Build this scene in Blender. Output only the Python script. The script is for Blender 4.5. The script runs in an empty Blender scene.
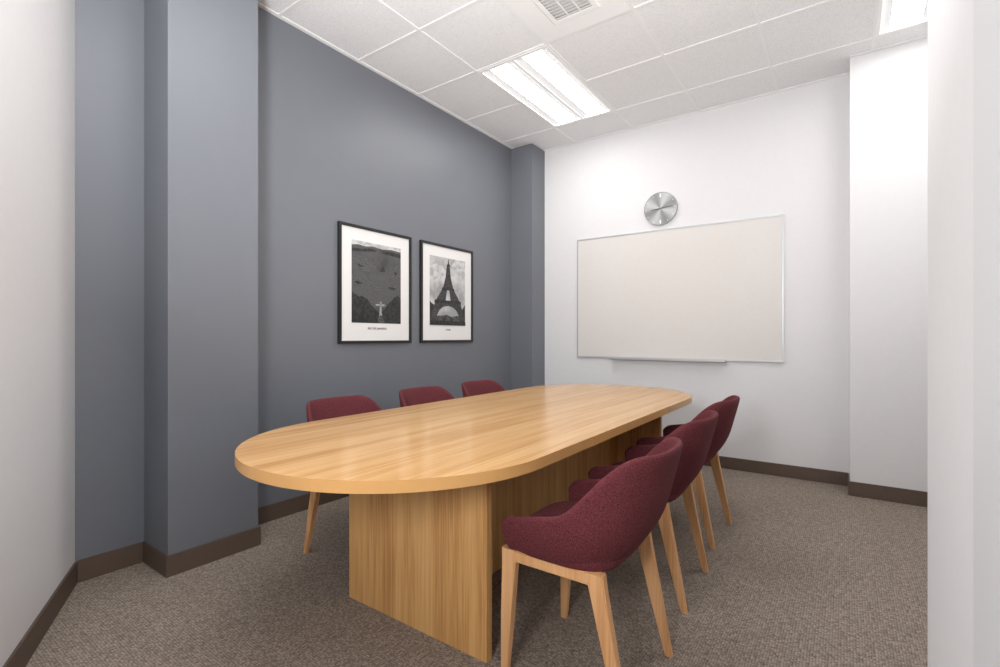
import bpy, bmesh, math, random
from mathutils import Vector, Matrix
random.seed(4)
C = bpy.context.scene.collection
sc = bpy.context.scene
try:
    sc.view_settings.view_transform = 'Standard'
except Exception:
    pass

def lin(r, g, b):
    f = lambda c: (c/255/12.92) if c/255 <= .04045 else ((c/255+.055)/1.055)**2.4
    return (f(r), f(g), f(b), 1)

# ------------------------------------------------------------------ materials
def newmat(name):
    m = bpy.data.materials.new(name); m.use_nodes = True
    return m, m.node_tree.nodes, m.node_tree.links, m.node_tree.nodes['Principled BSDF']

def plain(name, col, rough=.6, metal=0, noise=0.0, nscale=30, bump=0, bscale=200, spec=.5):
    m, N, L, P = newmat(name)
    P.inputs['Roughness'].default_value = rough
    P.inputs['Metallic'].default_value = metal
    P.inputs['Specular IOR Level'].default_value = spec
    tc = N.new('ShaderNodeTexCoord')
    n = N.new('ShaderNodeTexNoise'); n.inputs['Scale'].default_value = nscale; n.inputs['Detail'].default_value = 4
    L.new(tc.outputs['Object'], n.inputs['Vector'])
    r = N.new('ShaderNodeValToRGB')
    r.color_ramp.elements[0].position = .3; r.color_ramp.elements[1].position = .7
    r.color_ramp.elements[0].color = tuple(c*(1-noise) for c in col[:3])+(1,)
    r.color_ramp.elements[1].color = tuple(min(1, c*(1+noise)) for c in col[:3])+(1,)
    L.new(n.outputs['Fac'], r.inputs['Fac']); L.new(r.outputs['Color'], P.inputs['Base Color'])
    if bump:
        n2 = N.new('ShaderNodeTexNoise'); n2.inputs['Scale'].default_value = bscale; n2.inputs['Detail'].default_value = 3
        L.new(tc.outputs['Object'], n2.inputs['Vector'])
        b = N.new('ShaderNodeBump'); b.inputs['Strength'].default_value = bump; b.inputs['Distance'].default_value = .002
        L.new(n2.outputs['Fac'], b.inputs['Height']); L.new(b.outputs['Normal'], P.inputs['Normal'])
    return m

def wood(name, c1, c2, c3, axis, rough=.38, coarse=9, fine=90):
    """axis = grain direction"""
    m, N, L, P = newmat(name)
    P.inputs['Roughness'].default_value = rough
    tc = N.new('ShaderNodeTexCoord')
    def mapped(across, along):
        mp = N.new('ShaderNodeMapping')
        s = [across]*3; s[axis] = along
        mp.inputs['Scale'].default_value = s
        L.new(tc.outputs['Object'], mp.inputs['Vector'])
        return mp
    a = mapped(coarse, coarse*.05)
    n1 = N.new('ShaderNodeTexNoise'); n1.inputs['Scale'].default_value = 1; n1.inputs['Detail'].default_value = 5
    n1.inputs['Distortion'].default_value = .25
    L.new(a.outputs[0], n1.inputs['Vector'])
    bb = mapped(fine, fine*.02)
    n2 = N.new('ShaderNodeTexNoise'); n2.inputs['Scale'].default_value = 1; n2.inputs['Detail'].default_value = 3
    L.new(bb.outputs[0], n2.inputs['Vector'])
    mx = N.new('ShaderNodeMath'); mx.operation = 'MULTIPLY_ADD'
    mx.inputs[1].default_value = .45
    L.new(n2.outputs['Fac'], mx.inputs[0])
    m2 = N.new('ShaderNodeMath'); m2.operation = 'MULTIPLY'; m2.inputs[1].default_value = .55
    L.new(n1.outputs['Fac'], m2.inputs[0]); L.new(m2.outputs[0], mx.inputs[2])
    r = N.new('ShaderNodeValToRGB')
    r.color_ramp.elements[0].position = .36; r.color_ramp.elements[0].color = c1
    r.color_ramp.elements[1].position = .64; r.color_ramp.elements[1].color = c3
    e = r.color_ramp.elements.new(.5); e.color = c2
    L.new(mx.outputs[0], r.inputs['Fac']); L.new(r.outputs['Color'], P.inputs['Base Color'])
    return m

M_white = plain('paint_white', lin(223, 222, 223), .65, noise=.008, spec=.35)
M_gray = plain('paint_slate', lin(111, 114, 121), .42, noise=.015, nscale=3, bump=.1, bscale=260)
M_base = plain('rubber_base_brown', lin(92, 76, 66), .5, noise=.04)
M_bar = plain('ceiling_bar_white', lin(240, 240, 240), .5)
M_metalw = plain('fixture_white_enamel', lin(244, 244, 244), .4)
M_alu = plain('aluminium', lin(188, 189, 192), .4, metal=.35)
M_board = plain('whiteboard_surface', lin(217, 213, 209), .6, noise=.01, spec=.3)
M_black = plain('black_wood', lin(26, 25, 25), .4)
M_mat = plain('mat_board', lin(226, 225, 224), .8)
M_ink = plain('ink', lin(40, 40, 40), .8)
M_trimw = plain('trim_white', lin(212, 212, 214), .5)

def tile_mat():
    m, N, L, P = newmat('ceiling_tile')
    P.inputs['Roughness'].default_value = .9
    tc = N.new('ShaderNodeTexCoord')
    n = N.new('ShaderNodeTexNoise'); n.inputs['Scale'].default_value = 190; n.inputs['Detail'].default_value = 2
    L.new(tc.outputs['Object'], n.inputs['Vector'])
    r = N.new('ShaderNodeValToRGB')
    r.color_ramp.elements[0].position = .33; r.color_ramp.elements[0].color = lin(222, 222, 223)
    r.color_ramp.elements[1].position = .5; r.color_ramp.elements[1].color = lin(240, 241, 242)
    L.new(n.outputs['Fac'], r.inputs['Fac']); L.new(r.outputs['Color'], P.inputs['Base Color'])
    b = N.new('ShaderNodeBump'); b.inputs['Strength'].default_value = .15; b.inputs['Distance'].default_value = .002
    L.new(n.outputs['Fac'], b.inputs['Height']); L.new(b.outputs['Normal'], P.inputs['Normal'])
    return m
M_tile = tile_mat()

def carpet_mat():
    m, N, L, P = newmat('carpet_loop')
    P.inputs['Roughness'].default_value = 1; P.inputs['Specular IOR Level'].default_value = .1
    tc = N.new('ShaderNodeTexCoord')
    v = N.new('ShaderNodeTexVoronoi'); v.inputs['Scale'].default_value = 110; v.inputs['Randomness'].default_value = .4
    L.new(tc.outputs['Object'], v.inputs['Vector'])
    n = N.new('ShaderNodeTexNoise'); n.inputs['Scale'].default_value = 110; n.inputs['Detail'].default_value = 3
    L.new(tc.outputs['Object'], n.inputs['Vector'])
    r = N.new('ShaderNodeValToRGB')
    r.color_ramp.elements[0].position = .25; r.color_ramp.elements[0].color = lin(134, 122, 111)
    r.color_ramp.elements[1].position = .75; r.color_ramp.elements[1].color = lin(167, 154, 142)
    sep = N.new('ShaderNodeSeparateColor'); L.new(v.outputs['Color'], sep.inputs[0])
    mm = N.new('ShaderNodeMath'); mm.operation = 'MULTIPLY_ADD'; mm.inputs[1].default_value = .45
    L.new(sep.outputs[0], mm.inputs[0])
    m2 = N.new('ShaderNodeMath'); m2.operation = 'MULTIPLY'; m2.inputs[1].default_value = .55
    L.new(n.outputs['Fac'], m2.inputs[0]); L.new(m2.outputs[0], mm.inputs[2])
    L.new(mm.outputs[0], r.inputs['Fac'])
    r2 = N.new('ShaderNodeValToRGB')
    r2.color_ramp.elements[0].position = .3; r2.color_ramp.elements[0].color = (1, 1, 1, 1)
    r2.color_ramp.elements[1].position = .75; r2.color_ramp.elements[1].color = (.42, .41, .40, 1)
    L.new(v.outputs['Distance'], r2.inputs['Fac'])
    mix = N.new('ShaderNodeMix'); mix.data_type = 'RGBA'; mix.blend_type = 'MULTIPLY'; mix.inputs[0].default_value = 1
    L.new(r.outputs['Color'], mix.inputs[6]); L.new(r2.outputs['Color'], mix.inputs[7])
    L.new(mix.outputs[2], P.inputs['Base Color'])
    b = N.new('ShaderNodeBump'); b.inputs['Strength'].default_value = .35; b.inputs['Distance'].default_value = .003; b.invert = True
    L.new(v.outputs['Distance'], b.inputs['Height']); L.new(b.outputs['Normal'], P.inputs['Normal'])
    return m
M_carpet = carpet_mat()

def fabric_mat():
    m, N, L, P = newmat('burgundy_wool')
    P.inputs['Roughness'].default_value = .95; P.inputs['Specular IOR Level'].default_value = .15
    P.inputs['Sheen Weight'].default_value = .08; P.inputs['Sheen Roughness'].default_value = .5
    P.inputs['Sheen Tint'].default_value = lin(200, 140, 140)
    tc = N.new('ShaderNodeTexCoord')
    n = N.new('ShaderNodeTexNoise'); n.inputs['Scale'].default_value = 330; n.inputs['Detail'].default_value = 3
    L.new(tc.outputs['Object'], n.inputs['Vector'])
    r = N.new('ShaderNodeValToRGB')
    r.color_ramp.elements[0].position = .35; r.color_ramp.elements[0].color = lin(74, 33, 38)
    r.color_ramp.elements[1].position = .68; r.color_ramp.elements[1].color = lin(120, 62, 67)
    L.new(n.outputs['Fac'], r.inputs['Fac']); L.new(r.outputs['Color'], P.inputs['Base Color'])
    b = N.new('ShaderNodeBump'); b.inputs['Strength'].default_value = .35; b.inputs['Distance'].default_value = .0015
    L.new(n.outputs['Fac'], b.inputs['Height']); L.new(b.outputs['Normal'], P.inputs['Normal'])
    return m
M_fab = fabric_mat()
M_top = wood('honey_wood_lengthwise', lin(190, 140, 84), lin(212, 165, 107), lin(223, 181, 126), 1, rough=.2, coarse=16, fine=140)
M_edge = plain('honey_edge_band', lin(204, 155, 96), .35, noise=.04, nscale=8)
M_panel = wood('honey_wood_upright', lin(184, 132, 78), lin(212, 163, 103), lin(226, 182, 122), 2, rough=.4, coarse=16, fine=140)
M_leg = wood('beech_leg', lin(200, 146, 98), lin(216, 164, 114), lin(224, 176, 128), 2, rough=.4, coarse=30, fine=200)

def emit(name, col, s, base=.9):
    m, N, L, P = newmat(name)
    P.inputs['Base Color'].default_value = (base, base, base, 1)
    P.inputs['Emission Color'].default_value = col
    P.inputs['Emission Strength'].default_value = s
    return m
M_lens = emit('lens_glow', (1, .99, .975, 1), 13.5)
M_refl = emit('reflector_glow', (1, 1, 1, 1), .28, .5)  # faint emission paints in the light the reflectors catch from the lenses
M_div = emit('divider_glow', (1, 1, 1, 1), .25, .6)  # weak glow put in so the divider looks lit

# ------------------------------------------------------------------ helpers
def mk(name, bm, mats, parent=None, smooth=False, kind=None):
    me = bpy.data.meshes.new(name)
    bmesh.ops.recalc_face_normals(bm, faces=bm.faces)
    bm.to_mesh(me); bm.free()
    for m in (mats if isinstance(mats, list) else [mats]):
        me.materials.append(m)
    if smooth:
        for p in me.polygons: p.use_smooth = True
    o = bpy.data.objects.new(name, me); C.objects.link(o)
    if parent: o.parent = parent
    if kind: o['kind'] = kind
    return o

def addbox(bm, lo, hi, mi=0):
    vs = [bm.verts.new((x, y, z)) for x in (lo[0], hi[0]) for y in (lo[1], hi[1]) for z in (lo[2], hi[2])]
    for f in [(0, 1, 3, 2), (4, 6, 7, 5), (0, 4, 5, 1), (2, 3, 7, 6), (0, 2, 6, 4), (1, 5, 7, 3)]:
        fc = bm.faces.new([vs[i] for i in f]); fc.material_index = mi

def box(name, lo, hi, mat, parent=None, bevel=0, kind=None):
    bm = bmesh.new(); addbox(bm, lo, hi)
    if bevel:
        bmesh.ops.bevel(bm, geom=bm.edges[:], offset=bevel, segments=2, affect='EDGES')
    return mk(name, bm, mat, parent, kind=kind)

def prism(name, pts, z0, z1, mat, parent=None, kind=None, bevel=0, smooth=False):
    bm = bmesh.new()
    lo = [bm.verts.new((x, y, z0)) for x, y in pts]; hi = [bm.verts.new((x, y, z1)) for x, y in pts]
    n = len(pts)
    a = bm.faces.new(lo[::-1]); b = bm.faces.new(hi)
    for i in range(n):
        bm.faces.new([lo[i], lo[(i+1) % n], hi[(i+1) % n], hi[i]])
    if bevel:
        es = list(a.edges)+list(b.edges)
        bmesh.ops.bevel(bm, geom=es, offset=bevel, segments=2, affect='EDGES')
    return mk(name, bm, mat, parent, kind=kind, smooth=smooth)

def empty(name, loc, label, category, group=None):
    e = bpy.data.objects.new(name, None); e.location = loc; e.empty_display_size = .1
    C.objects.link(e); e['label'] = label; e['category'] = category
    if group: e['group'] = group
    return e

H = 3.15
XL, YB = -2.91, 4.58
S = 'structure'
# ------------------------------------------------------------------ room shell
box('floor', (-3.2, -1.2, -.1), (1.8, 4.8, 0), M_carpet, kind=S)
box('wall_left', (XL-.15, .60, 0), (XL, YB+.15, H+.15), M_gray, kind=S)
box('wall_back', (XL, YB, 0), (1.75, YB+.15, H+.15), M_white, kind=S)
box('wall_left_column', (XL, .976, 0), (-2.625, 1.412, H), M_gray, kind=S)
box('wall_corner_column', (XL, 4.32, 0), (-2.65, YB, H), M_gray, kind=S)
box('wall_back_column', (.03, 4.32, 0), (1.6, YB, H), M_white, kind=S)
box('wall_right', (1.6, 1.24, 0), (1.75, YB, H+.15), M_white, kind=S)
box('wall_entry', (.13, -1.1, 0), (1.75, 1.24, H+.15), M_white, kind=S)
box('trim_1', (.117, .30, 0), (.13, .748, H), M_trimw, kind=S)
A = Vector((XL, .703)); B = Vector((.13, -.757)); d = (B-A).normalized(); nrm = Vector((-d.y, d.x))  # into room
p0 = A - d*.02; p1 = B
prism('wall_front', [tuple(p0), tuple(p1), tuple(p1-nrm*.12), tuple(p0-nrm*.12)], 0, H+.15, M_white, kind=S)

def baseb(name, p, q, n, h=.102, t=.010):
    p = Vector(p); q = Vector(q); n = Vector(n)
    prism(name, [tuple(p), tuple(q), tuple(q+n*t), tuple(p+n*t)], 0, h, M_base, kind=S, bevel=.002)
baseb('baseboard_left', (XL, .71), (XL, .966), (1, 0))
baseb('baseboard_column_side', (XL, .976), (-2.625, .976), (0, -1))
baseb('baseboard_column_face', (-2.625, .966), (-2.625, 1.422), (1, 0))
baseb('baseboard_left_main', (XL, 1.42), (XL, 4.31), (1, 0))
baseb('baseboard_corner_column', (XL, 4.32), (-2.64, 4.32), (0, -1))
baseb('baseboard_corner_column_side', (-2.65, 4.32), (-2.65, 4.57), (1, 0))
baseb('baseboard_back', (-2.64, YB), (.02, YB), (0, -1))
baseb('baseboard_back_column_side', (.03, 4.57), (.03, 4.31), (-1, 0))
baseb('baseboard_back_column', (.03, 4.32), (1.59, 4.32), (0, -1))
baseb('baseboard_front', tuple(A+d*.012), tuple(B-d*.05), tuple(nrm))

# ceiling: tiles as quads + T-bar grid
G = .61
fixtures = [(-2.28, 2.91), (.16, 2.91), (-1.67, .47)]  # last troffer is out of view, added to fill the near end
vent = (-1.67, 2.30)
def clipc(v, a, b): return max(a, min(b, v))
xs = [-2.28+G*k for k in range(-2, 8)]
ys = [2.91+G*k for k in range(-8, 5)]
bm = bmesh.new()
for x in xs:
    for y in ys:
        cx, cy = x+G/2, y+G/2
        skip = any(fx < cx < fx+G and fy < cy < fy+2*G for fx, fy in fixtures) or (vent[0] < cx < vent[0]+G and vent[1] < cy < vent[1]+G)
        x0, x1 = clipc(x, XL, 1.6), clipc(x+G, XL, 1.6); y0, y1 = clipc(y, -1.1, YB), clipc(y+G, -1.1, YB)
        if skip or x1-x0 < .005 or y1-y0 < .005: continue
        addbox(bm, (x0, y0, H+.005), (x1, y1, H+.03))
mk('ceiling', bm, M_tile, kind=S)
bm = bmesh.new(); hw = .0095; ZB = H+.0065
for x in xs:
    if XL < x < 1.6:
        for yy in ys:
            a, b = clipc(yy, -1.1, YB), clipc(yy+G, -1.1, YB)
            if b-a > .01: addbox(bm, (x-hw, a, H), (x+hw, b, ZB))
for y in ys:
    if -1.1 < y < YB:
        for x in xs:
            inside = any(fx < x+G/2 < fx+G and abs(y-(fy+G)) < .01 for fx, fy in fixtures)
            a, b = clipc(x, XL, 1.6), clipc(x+G, XL, 1.6)
            if b-a > .01 and not inside: addbox(bm, (a, y-hw, H+.0003), (b, y+hw, ZB+.0001))
addbox(bm, (XL, 1.412, H-.001), (XL+.02, 4.32, ZB)); addbox(bm, (-2.65, YB-.02, H-.001), (.03, YB, ZB))
addbox(bm, (-2.625, .976, H-.001), (-2.605, 1.412, ZB)); addbox(bm, (.03, 4.30, H-.001), (1.6, 4.32, ZB))
mk('trim_2', bm, M_bar, kind=S)

# ------------------------------------------------------------------ light fixtures
def strip(bm, prof, y0, y1):
    rows = [(bm.verts.new((px, y0, pz)), bm.verts.new((px, y1, pz))) for px, pz in prof]
    for i in range(len(rows)-1): bm.faces.new([rows[i][0], rows[i+1][0], rows[i+1][1], rows[i][1]])

def fixture(x, y, label):
    e = empty('ceiling_light', (x+G/2, y+G, H), label, 'ceiling light', 'recessed ceiling lights')
    a, b = G/2-.008, G-.008
    bm = bmesh.new(); fw = .02
    for lo, hi in [((-a, -b, -.002), (-a+fw, b, .11)), ((a-fw, -b, -.002), (a, b, .11)),
                   ((-a+fw, -b, -.002), (a-fw, -b+.03, .11)), ((-a+fw, b-.03, -.002), (a-fw, b, .11))]:
        addbox(bm, lo, hi)
    addbox(bm, (-a, -b, .11), (a, b, .12))
    mk('housing', bm, M_metalw, e)
    bm = bmesh.new()
    pr = [(-.012, .0), (.012, .0), (.014, .012), (-.014, .012)]
    v0 = [bm.verts.new((px, -b+.031, pz)) for px, pz in pr]; v1 = [bm.verts.new((px, b-.031, pz)) for px, pz in pr]
    bm.faces.new(v0); bm.faces.new(v1[::-1])
    for i in range(4): bm.faces.new([v0[i], v0[(i+1) % 4], v1[(i+1) % 4], v1[i]])
    mk('divider', bm, M_div, e)
    xi, xo = .013, a-fw-.001; xm = (xi+xo)/2; hl_ = .080
    for s in (-1, 1):
        bm = bmesh.new()
        for (p, q) in ((xi, xm-hl_), (xo, xm+hl_)):
            prof = []
            for i in range(9):
                u = i/8; prof.append((s*(p+(q-p)*u), .006+.012*math.sin(u*math.pi/2)))
            strip(bm, prof, -b+.031, b-.031)
        mk('reflector', bm, M_refl, e, smooth=True)
        bm = bmesh.new()
        prof = [(s*(xm-hl_+2*hl_*i/10), .018-.012*math.sin(math.pi*i/10)) for i in range(11)]
        strip(bm, prof, -b+.031, b-.031)
        mk('lens', bm, M_lens, e, smooth=True)
    return e
for i, (x, y) in enumerate(fixtures):
    fixture(x, y, 'white recessed fluorescent troffer light with two glowing lenses')

# ceiling vent
e = empty('ceiling_vent', (vent[0]+G/2, vent[1]+G/2, H), 'white square louvred air diffuser set in the ceiling grid', 'air vent')
a = G/2-.008
bm = bmesh.new()
def ring(bm, r0, r1, z0, z1):
    c = [(-1, -1), (1, -1), (1, 1), (-1, 1)]
    for t in (0, .003):
        A_ = [bm.verts.new((sx*r0, sy*r0, z0+t)) for sx, sy in c]; B_ = [bm.verts.new((sx*r1, sy*r1, z1+t)) for sx, sy in c]
        for i in range(4): bm.faces.new([A_[i], A_[(i+1) % 4], B_[(i+1) % 4], B_[i]])
ring(bm, a, .16, -.002, -.004); ring(bm, .16, .15, -.004, -.010); ring(bm, .15, .12, -.010, -.010); ring(bm, .12, .12, -.010, .012)
mk('frame', bm, M_metalw, e)
bm = bmesh.new()
for k in range(9):
    yy = -.112+k*.028
    for dz in (0, .0015):
        bm.faces.new([bm.verts.new(p) for p in [(-.12, yy-.014, -.008+dz), (.12, yy-.014, -.008+dz), (.12, yy+.0125, -.003+dz), (-.12, yy+.0125, -.003+dz)]])
for xx in (-.04, .04): addbox(bm, (xx-.003, -.12, -.009), (xx+.003, .12, .001))
mk('louver', bm, M_metalw, e)
bm = bmesh.new(); addbox(bm, (-a, -a, .012), (a, a, .03))
mk('duct', bm, plain('duct_pale', lin(235, 235, 235), .8), e)

# ------------------------------------------------------------------ conference table
TX, TY0, TY1, TR = -1.443, .778, 3.90, .618
e = empty('conference_table', (TX, (TY0+TY1)/2, 0), 'long racetrack-shaped honey wood conference table on panel base', 'table')
cy = (TY0+TY1)/2; hl = (TY1-TY0)/2-TR
pts = []
for i in range(65):
    t = math.pi*i/64
    pts.append((TR*math.cos(t), hl+TR*math.sin(t)))
for i in range(65):
    t = math.pi+math.pi*i/64
    pts.append((TR*math.cos(t), -hl+TR*math.sin(t)))
tt = prism('tabletop', pts, .703, .740, [M_top, M_edge], e, bevel=.0025)
for p in tt.data.polygons:
    if abs(p.normal.z) < .9: p.material_index = 1
for y in (1.36, 3.33):
    box('base_panel', (-.330, y-cy, 0), (.423, y-cy+.032, .703), M_panel, e, bevel=.001)
box('center_panel', (.03, 1.392-cy, .0), (.06, 3.33-cy, .703), M_panel, e)

# ------------------------------------------------------------------ chairs
def sstep(u):
    u = max(0, min(1, u)); return u*u*(3-2*u)

Z0 = .432
def chair_shell_bm():
    def dims(z):
        sm = 1-(1-max(0, min(1, (z-Z0)/.15)))**2
        return .222+.038*sm, -.178-.020*sm, .165+.055*sm+.094*max(0, min(1, (z-.45)/.35))
    def P(a, w, xf, xb, xc=.0, n=2.8):
        s = -1 if a < 0 else 1; b = abs(a)
        if b > .6: return xc+(xf-xc)*(b-.6)/.4, s*w
        g = b/.6*math.pi/2
        return xc+(xb-xc)*max(0, math.cos(g))**(2/n), s*w*max(0, math.sin(g))**(2/n)
    bm = bmesh.new(); cols = []; N_ = 72; V = 8
    for j in range(N_+1):
        a = -1+2*j/N_
        x_r, _ = P(a, *dims(.7))
        u0 = max(0, min(1, (x_r+.20)/.27))
        rim = .546+.05*u0+.194*sstep((x_r-.02)/.235)
        u = (x_r+.20)/.05
        if u < 1: rim -= .028*(1-u)**2
        col = []
        th = .024
        for i in range(V):
            z = Z0+(rim-Z0)*i/(V-1)
            w, xf, xb = dims(z); x, y = P(a, w, xf, xb); col.append((x, y, z))
        w, xf, xb = dims(rim); x, y = P(a, w-th/2, xf+.002, xb-th/2); col.append((x, y, rim+.006))
        for i in range(V-1, -1, -1):
            z = Z0+.015+(rim-Z0-.015)*i/(V-1)
            w, xf, xb = dims(z); x, y = P(a, w-th, xf+.003, xb-th-.012*(1-i/(V-1))); col.append((x, y, z))
        cols.append([bm.verts.new(c) for c in col])
    M = len(cols[0])
    for j in range(N_):
        for i in range(M):
            bm.faces.new([cols[j][i], cols[j+1][i], cols[j+1][(i+1) % M], cols[j][(i+1) % M]])
    for c in (cols[0], cols[-1]):
        for i in range(V-1):
            bm.faces.new([c[i], c[i+1], c[M-2-i], c[M-1-i]])
        bm.faces.new([c[V-1], c[V], c[V+1]])
    return bm

def seat_bm():
    bm = bmesh.new(); rings = []; n = 40
    cx, ax, ay = -.025, .203, .232
    for z, s in [(.418, .62), (.420, .84), (.426, .94), (.442, .985), (.465, .99), (.480, .965), (.488, .88), (.491, .6)]:
        r = []
        for i in range(n):
            t = 2*math.pi*i/n; c, sn = math.cos(t), math.sin(t)
            r.append(bm.verts.new((cx+ax*s*math.copysign(abs(c)**.5, c), ay*s*math.copysign(abs(sn)**.5, sn), z)))
        rings.append(r)
    for k in range(len(rings)-1):
        for i in range(n):
            bm.faces.new([rings[k][i], rings[k][(i+1) % n], rings[k+1][(i+1) % n], rings[k+1][i]])
    c0 = bm.verts.new((cx, 0, .417)); c1 = bm.verts.new((cx, 0, .490))
    for i in range(n):
        bm.faces.new([c0, rings[0][(i+1) % n], rings[0][i]]); bm.faces.new([c1, rings[-1][i], rings[-1][(i+1) % n]])
    return bm

def leg_bm(sx, sy):
    top = Vector((-.178 if sx < 0 else .125, sy*.205, .434)); foot = Vector((-.198 if sx < 0 else .222, sy*.212, 0))
    bm = bmesh.new(); prev = None
    for k, (t, hx, hy) in enumerate([(0, .030, .016), (.12, .026, .016), (.5, .020, .014), (1, .013, .011)]):
        c = top.lerp(foot, t)
        r = [bm.verts.new((c.x+dx*hx, c.y+dy*hy, c.z)) for dx, dy in [(-1, -1), (1, -1), (1, 1), (-1, 1)]]
        if prev:
            for i in range(4): bm.faces.new([prev[i], prev[(i+1) % 4], r[(i+1) % 4], r[i]])
        else: bm.faces.new(r[::-1])
        prev = r
    bm.faces.new(prev)
    bmesh.ops.bevel(bm, geom=[ed for ed in bm.edges if abs((ed.verts[0].co-ed.verts[1].co).z) > .03], offset=.004, segments=2, affect='EDGES')
    return bm

def subsurf(o, lv=1):
    m = o.modifiers.new('smooth', 'SUBSURF'); m.levels = lv; m.render_levels = lv

def make_chair():
    e = empty('armchair', (0, 0, 0), '', 'chair', 'burgundy armchairs around the conference table')
    parts = []
    s = mk('backrest', chair_shell_bm(), M_fab, e, smooth=True); subsurf(s); parts.append(s)
    q = mk('seat', seat_bm(), M_fab, e, smooth=True); subsurf(q); parts.append(q)
    for sx in (-1, 1):
        for sy in (-1, 1):
            parts.append(mk('leg', leg_bm(sx, sy), M_leg, e))
    for sy in (-1, 1):
        parts.append(box('rail', (-.17, sy*.205-.015, .396), (.11, sy*.205+.015, .433), M_leg, e, bevel=.004))
    for x0 in (-.19, .09):
        parts.append(box('rail', (x0, -.19, .396), (x0+.03, .19, .428), M_leg, e, bevel=.004))
    return e, parts
base, parts = make_chair()
places = [(-.735, 1.56, 0), (-.768, 2.29, 1.5), (-.798, 3.02, -1),
          (-2.10, 1.72, 180), (-2.10, 2.38, 180), (-2.10, 3.01, 180)]
LBR = 'burgundy upholstered armchair with light wood legs beside the conference table'
LBL = 'burgundy upholstered armchair between the table and the slate wall'
for i, (x, y, r) in enumerate(places):
    if i == 0: ee = base
    else:
        ee = base.copy(); C.objects.link(ee)
        for p in parts:
            c = p.copy(); c.parent = ee; C.objects.link(c)
    ee.location = (x, y, 0); ee.rotation_euler = (0, 0, math.radians(r))
    ee['label'] = LBR if i < 3 else LBL

# ------------------------------------------------------------------ whiteboard
wx0, wx1, wz0, wz1 = -2.255, -.405, .934, 2.14
e = empty('whiteboard', ((wx0+wx1)/2, YB, wz0), 'blank whiteboard with thin aluminium frame and pen tray', 'whiteboard')
w = (wx1-wx0)/2; h = wz1-wz0
box('board', (-w+.008, -.016, .008), (w-.008, 0, h-.008), M_board, e)
bm = bmesh.new(); t = .012
for lo, hi in [((-w, -.020, 0), (w, 0, t)), ((-w, -.020, h-t), (w, 0, h)), ((-w, -.020, t), (-w+t, 0, h-t)), ((w-t, -.020, t), (w, 0, h-t))]:
    addbox(bm, lo, hi)
mk('frame', bm, M_alu, e)
bm = bmesh.new(); tx0, tx1 = -1.88-(wx0+wx1)/2, -.835-(wx0+wx1)/2
addbox(bm, (tx0, -.07, -.010), (tx1, 0, -.001)); addbox(bm, (tx0, -.073, -.010), (tx1, -.068, .008))
mk('tray', bm, M_alu, e)

# ------------------------------------------------------------------ clock
e = empty('wall_clock', (-1.40, YB, 2.335), 'round brushed silver wall clock hung above the whiteboard', 'clock')
R_ = .152
def disc(bm, r, y0, y1, n=64, mi=0):
    a = [bm.verts.new((r*math.cos(2*math.pi*i/n), y0, r*math.sin(2*math.pi*i/n))) for i in range(n)]
    b = [bm.verts.new((r*math.cos(2*math.pi*i/n), y1, r*math.sin(2*math.pi*i/n))) for i in range(n)]
    bm.faces.new(a); bm.faces.new(b)
    for i in range(n): bm.faces.new([a[i], a[(i+1) % n], b[(i+1) % n], b[i]])
bm = bmesh.new(); disc(bm, R_, -.022, 0)
m, N, L, P = newmat('brushed_steel_sheen')  # radial light and dark wedges paint the brushed sheen into the colour
P.inputs['Metallic'].default_value = .45; P.inputs['Roughness'].default_value = .45
tc = N.new('ShaderNodeTexCoord'); gr = N.new('ShaderNodeTexGradient'); gr.gradient_type = 'RADIAL'
mp = N.new('ShaderNodeMapping'); mp.inputs['Rotation'].default_value = (math.radians(90), 0, 0)
L.new(tc.outputs['Object'], mp.inputs['Vector']); L.new(mp.outputs[0], gr.inputs['Vector'])
wv = N.new('ShaderNodeMath'); wv.operation = 'MULTIPLY'; wv.inputs[1].default_value = 2*math.pi*4
L.new(gr.outputs['Fac'], wv.inputs[0]); sn = N.new('ShaderNodeMath'); sn.operation = 'SINE'; L.new(wv.outputs[0], sn.inputs[0])
ad = N.new('ShaderNodeMath'); ad.operation = 'MULTIPLY_ADD'; ad.inputs[1].default_value = .5; ad.inputs[2].default_value = .5
L.new(sn.outputs[0], ad.inputs[0])
cr = N.new('ShaderNodeValToRGB'); cr.color_ramp.elements[0].color = lin(132, 132, 134); cr.color_ramp.elements[1].color = lin(182, 182, 182)
L.new(ad.outputs[0], cr.inputs['Fac']); L.new(cr.outputs['Color'], P.inputs['Base Color'])
mk('face', bm, m, e)
bm = bmesh.new()
n = 64; rr = []
for (r, y) in [(R_, 0), (R_+.002, -.012), (R_+.001, -.025), (R_-.003, -.025), (R_-.003, -.02)]:
    rr.append([bm.verts.new((r*math.cos(2*math.pi*i/n), y, r*math.sin(2*math.pi*i/n))) for i in range(n)])
for k in range(4):
    for i in range(n): bm.faces.new([rr[k][i], rr[k][(i+1) % n], rr[k+1][(i+1) % n], rr[k+1][i]])
mk('rim', bm, plain('rim_steel', lin(160, 160, 162), .4, metal=.5), e)
def bar(bm, ang, r0, r1, hw, y0, y1):
    c, s = math.sin(ang), math.cos(ang)
    P4 = [(c*r0-s*hw, s*r0+c*hw), (c*r0+s*hw, s*r0-c*hw), (c*r1+s*hw, s*r1-c*hw), (c*r1-s*hw, s*r1+c*hw)]
    a = [bm.verts.new((x, y0, z)) for x, z in P4]; b = [bm.verts.new((x, y1, z)) for x, z in P4]
    bm.faces.new(a); bm.faces.new(b[::-1])
    for i in range(4): bm.faces.new([a[i], a[(i+1) % 4], b[(i+1) % 4], b[i]])
M_mark = plain('mark_pale', lin(245, 245, 245), .4)
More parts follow.
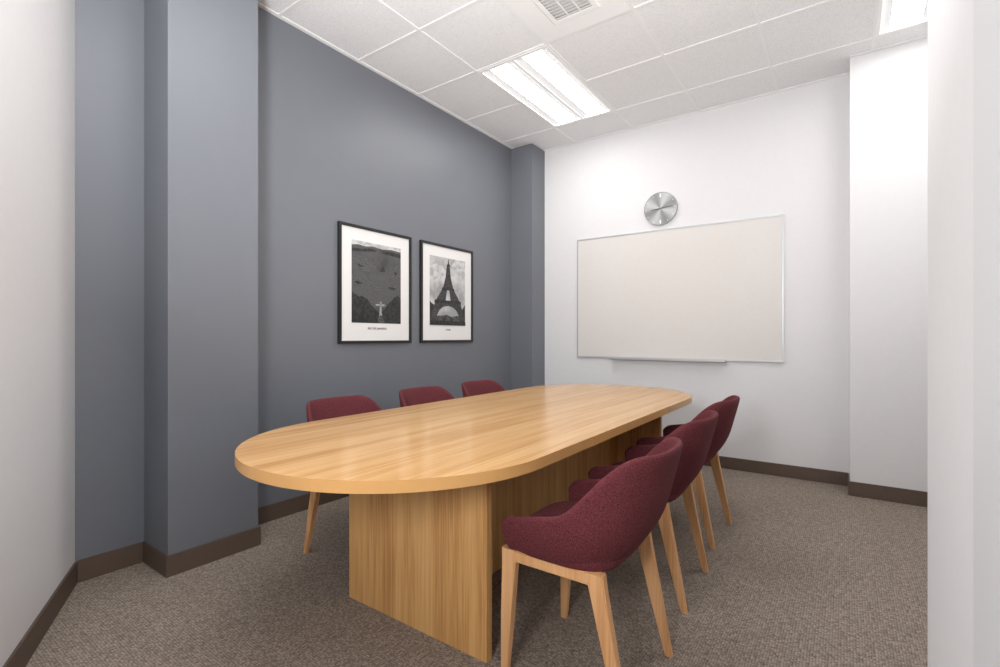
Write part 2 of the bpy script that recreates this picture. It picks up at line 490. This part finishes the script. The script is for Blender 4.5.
for k in range(12):
    bm = bmesh.new()
    bar(bm, k*math.pi/6, R_*(.84 if k % 6 else .70), R_*.92, .0015 if k % 6 else .006, -.0235, -.0215)
    mk('hour_mark', bm, M_mark, e)
M_hand = plain('hand_dark', lin(70, 70, 72), .4)
bm = bmesh.new(); bar(bm, math.radians(266), -.03, .085, .0028, -.0265, -.025); mk('hour_hand', bm, M_hand, e)
bm = bmesh.new(); bar(bm, math.radians(84), -.03, .115, .0022, -.028, -.027); mk('minute_hand', bm, M_hand, e)

# ------------------------------------------------------------------ framed pictures
def graymat(name, lo, hi, scale, p0=.4, p1=.6, detail=6):
    m, N, L, P = newmat(name); P.inputs['Roughness'].default_value = .5
    tc = N.new('ShaderNodeTexCoord'); n = N.new('ShaderNodeTexNoise')
    n.inputs['Scale'].default_value = scale; n.inputs['Detail'].default_value = detail
    L.new(tc.outputs['Object'], n.inputs['Vector']); r = N.new('ShaderNodeValToRGB')
    r.color_ramp.elements[0].position = p0; r.color_ramp.elements[1].position = p1
    r.color_ramp.elements[0].color = lin(lo, lo, lo); r.color_ramp.elements[1].color = lin(hi, hi, hi)
    L.new(n.outputs['Fac'], r.inputs['Fac']); L.new(r.outputs['Color'], P.inputs['Base Color'])
    return m
G_sky = graymat('print_sky', 150, 200, 6)
G_city = graymat('print_city', 42, 150, 150, .44, .76, 8)
G_water = graymat('print_water', 64, 84, 7)
G_dark = graymat('print_dark', 26, 50, 45)
G_tower = graymat('print_tower', 26, 80, 120, .4, .65)
G_pale = graymat('print_pale', 165, 200, 20)
G_mid = graymat('print_mid', 50, 95, 60)
G_stat = graymat('print_statue', 120, 165, 60)

def picture(yc, which, label):
    fw, fh = .697, .862
    zc = 1.523
    e = empty('framed_picture', (XL, yc, zc-fh/2), label, 'picture')
    t = .021
    bm = bmesh.new()
    for lo, hi in [((0, -fw/2, 0), (.022, fw/2, t)), ((0, -fw/2, fh-t), (.022, fw/2, fh)),
                   ((0, -fw/2, t), (.022, -fw/2+t, fh-t)), ((0, fw/2-t, t), (.022, fw/2, fh-t))]:
        addbox(bm, lo, hi)
    mk('frame', bm, M_black, e)
    box('mat_board', (.002, -fw/2+t, t), (.012, fw/2-t, fh-t), M_mat, e)
    pw, ph, z0 = .475, .60, .152
    bm = bmesh.new(); depth = [.0126]
    def poly(pts, mi):
        depth[0] += .00008
        vs = [bm.verts.new((depth[0], -pw/2+u*pw, z0+v*ph)) for u, v in pts]
        f = bm.faces.new(vs); f.material_index = mi
    def blob(cx, cy, rx, ry, mi, n=11):
        ph0 = random.random()*6
        poly([(clipc(cx+rx*(.8+.3*math.sin(3*t_+ph0))*math.cos(t_), 0, 1), clipc(cy+ry*(.8+.25*math.cos(2*t_+ph0))*math.sin(t_), 0, 1)) for t_ in [2*math.pi*k/n for k in range(n)]], mi)
    mats = [G_sky, G_city, G_water, G_dark, G_tower, G_pale, G_mid, G_stat]
    if which == 0:
        poly([(0, 0), (1, 0), (1, 1), (0, 1)], 2)
        poly([(0, .94), (.12, .955), (.25, .945), (.4, .96), (.6, .945), (.8, .96), (1, .95), (1, 1), (0, 1)], 5)
        poly([(0, .90), (.2, .91), (.35, .93), (.5, .92), (.45, .90), (.3, .885), (.15, .87), (0, .86)], 3)
        poly([(.55, .90), (.7, .925), (.85, .93), (1, .92), (1, .87), (.85, .88), (.7, .89)], 3)
        poly([(0, .82), (.15, .83), (.28, .81), (.38, .77), (.46, .72), (.50, .68), (.46, .64), (.34, .63), (.25, .62), (.12, .64), (0, .63)], 1)
        poly([(1, .80), (.90, .78), (.80, .72), (.73, .66), (.72, .61), (.80, .58), (.9, .57), (1, .58)], 1)
        poly([(.55, .66), (.58, .71), (.61, .735), (.64, .71), (.66, .665), (.61, .655)], 3)
        poly([(0, .57), (.15, .575), (.30, .56), (.42, .53), (.56, .55), (.66, .52), (.75, .535), (.88, .53), (1, .52), (1, .2), (0, .2)], 1)
        for (cx_, cy_, rx_, ry_) in [(.15, .70, .06, .02), (.88, .66, .05, .02), (.12, .49, .09, .02), (.8, .46, .10, .02)]:
            blob(cx_, cy_, rx_, ry_, 3)
        poly([(0, 0), (1, 0), (1, .33), (.94, .37), (.86, .35), (.80, .30), (.72, .25), (.64, .17), (.55, .13), (.47, .17), (.38, .22), (.30, .30), (.20, .33), (.12, .32), (0, .38)], 3)
        poly([(.50, 0), (.66, 0), (.61, .06), (.60, .11), (.53, .11), (.52, .06)], 6)
        poly([(.540, .10), (.590, .10), (.582, .22), (.67, .225), (.67, .24), (.582, .25), (.577, .258), (.582, .274), (.574, .283), (.556, .283), (.548, .274), (.553, .258), (.548, .25), (.46, .24), (.46, .225), (.548, .22)], 7)
    else:
        poly([(0, 0), (1, 0), (1, 1), (0, 1)], 0)
        poly([(0, .62), (.3, .70), (.55, .82), (.2, .9), (0, .85)], 5)
        poly([(.6, .9), (1, .72), (1, 1), (.7, 1)], 5)
        poly([(0, 0), (1, 0), (1, .13), (.8, .15), (.6, .13), (.45, .16), (.3, .14), (0, .13)], 6)
        for (cx_, cy_, rx_, ry_) in [(.03, .2, .09, .22), (.1, .15, .07, .14), (.97, .18, .07, .2), (.9, .14, .06, .12), (.4, .10, .08, .05), (.58, .09, .07, .045)]:
            blob(cx_, cy_, rx_, ry_, 3)
        def half(s):
            out = [(.495, .07), (.43, .20), (.36, .33)]
            inn = [(.32, .07), (.305, .15), (.245, .22), (.14, .27), (0, .29)]
            return [(.5+s*a, b) for a, b in out+[(0, .33)]+inn[::-1]]
        poly(half(1), 4); poly(half(-1), 4)
        poly([(.12, .325), (.88, .325), (.87, .37), (.13, .37)], 3)
        poly([(.17, .37), (.43, .37), (.47, .53), (.335, .53)], 4)
        poly([(.83, .37), (.57, .37), (.53, .53), (.665, .53)], 4)
        poly([(.32, .52), (.68, .52), (.67, .555), (.33, .555)], 3)
        poly([(.355, .555), (.645, .555), (.575, .71), (.54, .88), (.46, .88), (.425, .71)], 4)
        def brace(u0, v0, u1, v1, wd_=.003):
            dx, dy = u1-u0, v1-v0; L_ = math.hypot(dx, dy); nx, ny = -dy/L_*wd_, dx/L_*wd_
            poly([(u0+nx, v0+ny), (u0-nx, v0-ny), (u1-nx, v1-ny), (u1+nx, v1+ny)], 6)
        for s in (-1, 1):
            for k in range(4):
                v0 = .09+k*.055
                brace(.5+s*(.485-.06*k*.55), v0, .5+s*(.345-.012*k), v0+.05)
                brace(.5+s*(.345-.012*k), v0, .5+s*(.470-.06*k*.55), v0+.05)
            for k in range(3):
                v0 = .38+k*.047
                brace(.5+s*(.31-.045*k), v0, .5+s*(.10-.014*k), v0+.042)
                brace(.5+s*(.10-.014*k), v0, .5+s*(.29-.045*k), v0+.042)
        for k in range(5):
            v0 = .57+k*.055; w0 = .12-.02*k
            brace(.5-w0, v0, .5+w0*.85, v0+.05); brace(.5+w0, v0, .5-w0*.85, v0+.05)
        poly([(.45, .88), (.55, .88), (.54, .905), (.46, .905)], 3)
        poly([(.48, .905), (.52, .905), (.505, .98), (.495, .98)], 3)
        poly([(.0, 0), (1, 0), (1, .06), (0, .07)], 3)
    mk('print', bm, mats, e)
    cu = bpy.data.curves.new('caption', 'FONT'); cu.body = 'RIO DE JANEIRO' if which == 0 else 'PARIS'
    cu.size = .021; cu.align_x = 'CENTER'; cu.extrude = .0003; cu.space_character = 1.2; cu.offset = .0006
    tmp = bpy.data.objects.new('tmp', cu); C.objects.link(tmp)
    bpy.context.view_layer.update()
    dg = bpy.context.evaluated_depsgraph_get()
    me = bpy.data.meshes.new_from_object(tmp.evaluated_get(dg))
    bpy.data.objects.remove(tmp)
    me.materials.clear(); me.materials.append(M_ink)
    o = bpy.data.objects.new('caption', me); C.objects.link(o); o.parent = e
    o.location = (.0126, 0, .105); o.rotation_euler = (math.radians(90), 0, math.radians(90))
picture(2.4805, 0, 'black-framed black and white aerial city and bay photograph on slate wall')
picture(3.2885, 1, 'black-framed black and white iron lattice tower photograph on slate wall')

# ------------------------------------------------------------------ added fill lights out of view, standing for no lamps in the room
def area(name, loc, target, size, power, col=(.985, .99, 1), spread=180):
    l = bpy.data.lights.new(name, 'AREA'); l.shape = 'SQUARE'; l.size = size; l.energy = power; l.color = col
    l.spread = math.radians(spread)
    o = bpy.data.objects.new(name, l); C.objects.link(o); o.location = loc
    o.rotation_euler = (Vector(target)-Vector(loc)).to_track_quat('-Z', 'Y').to_euler()
    return o
area('added_fill_light', (-.55, -.22, 1.7), (-1.35, 2.0, 3.6), .4, 62, spread=130)
area('added_fill_light', (-.40, -.25, 1.3), (-2.0, 2.6, .8), .4, 14, spread=150)
area('added_fill_light', (1.1, 2.4, 1.6), (.2, 2.6, 3.3), .5, 5)

# ------------------------------------------------------------------ camera
cam = bpy.data.cameras.new('camera'); co = bpy.data.objects.new('camera', cam); C.objects.link(co)
cam.sensor_width = 36; cam.lens = 17.53; cam.shift_y = .0035; cam.clip_start = .02
co.location = (0, 0, 1.14); co.rotation_euler = (math.radians(90), 0, math.radians(35.3))
sc.camera = co
wd = bpy.data.worlds.new('world'); sc.world = wd; wd.use_nodes = True
wd.node_tree.nodes['Background'].inputs[0].default_value = (.8, .85, 1, 1)
wd.node_tree.nodes['Background'].inputs[1].default_value = .3
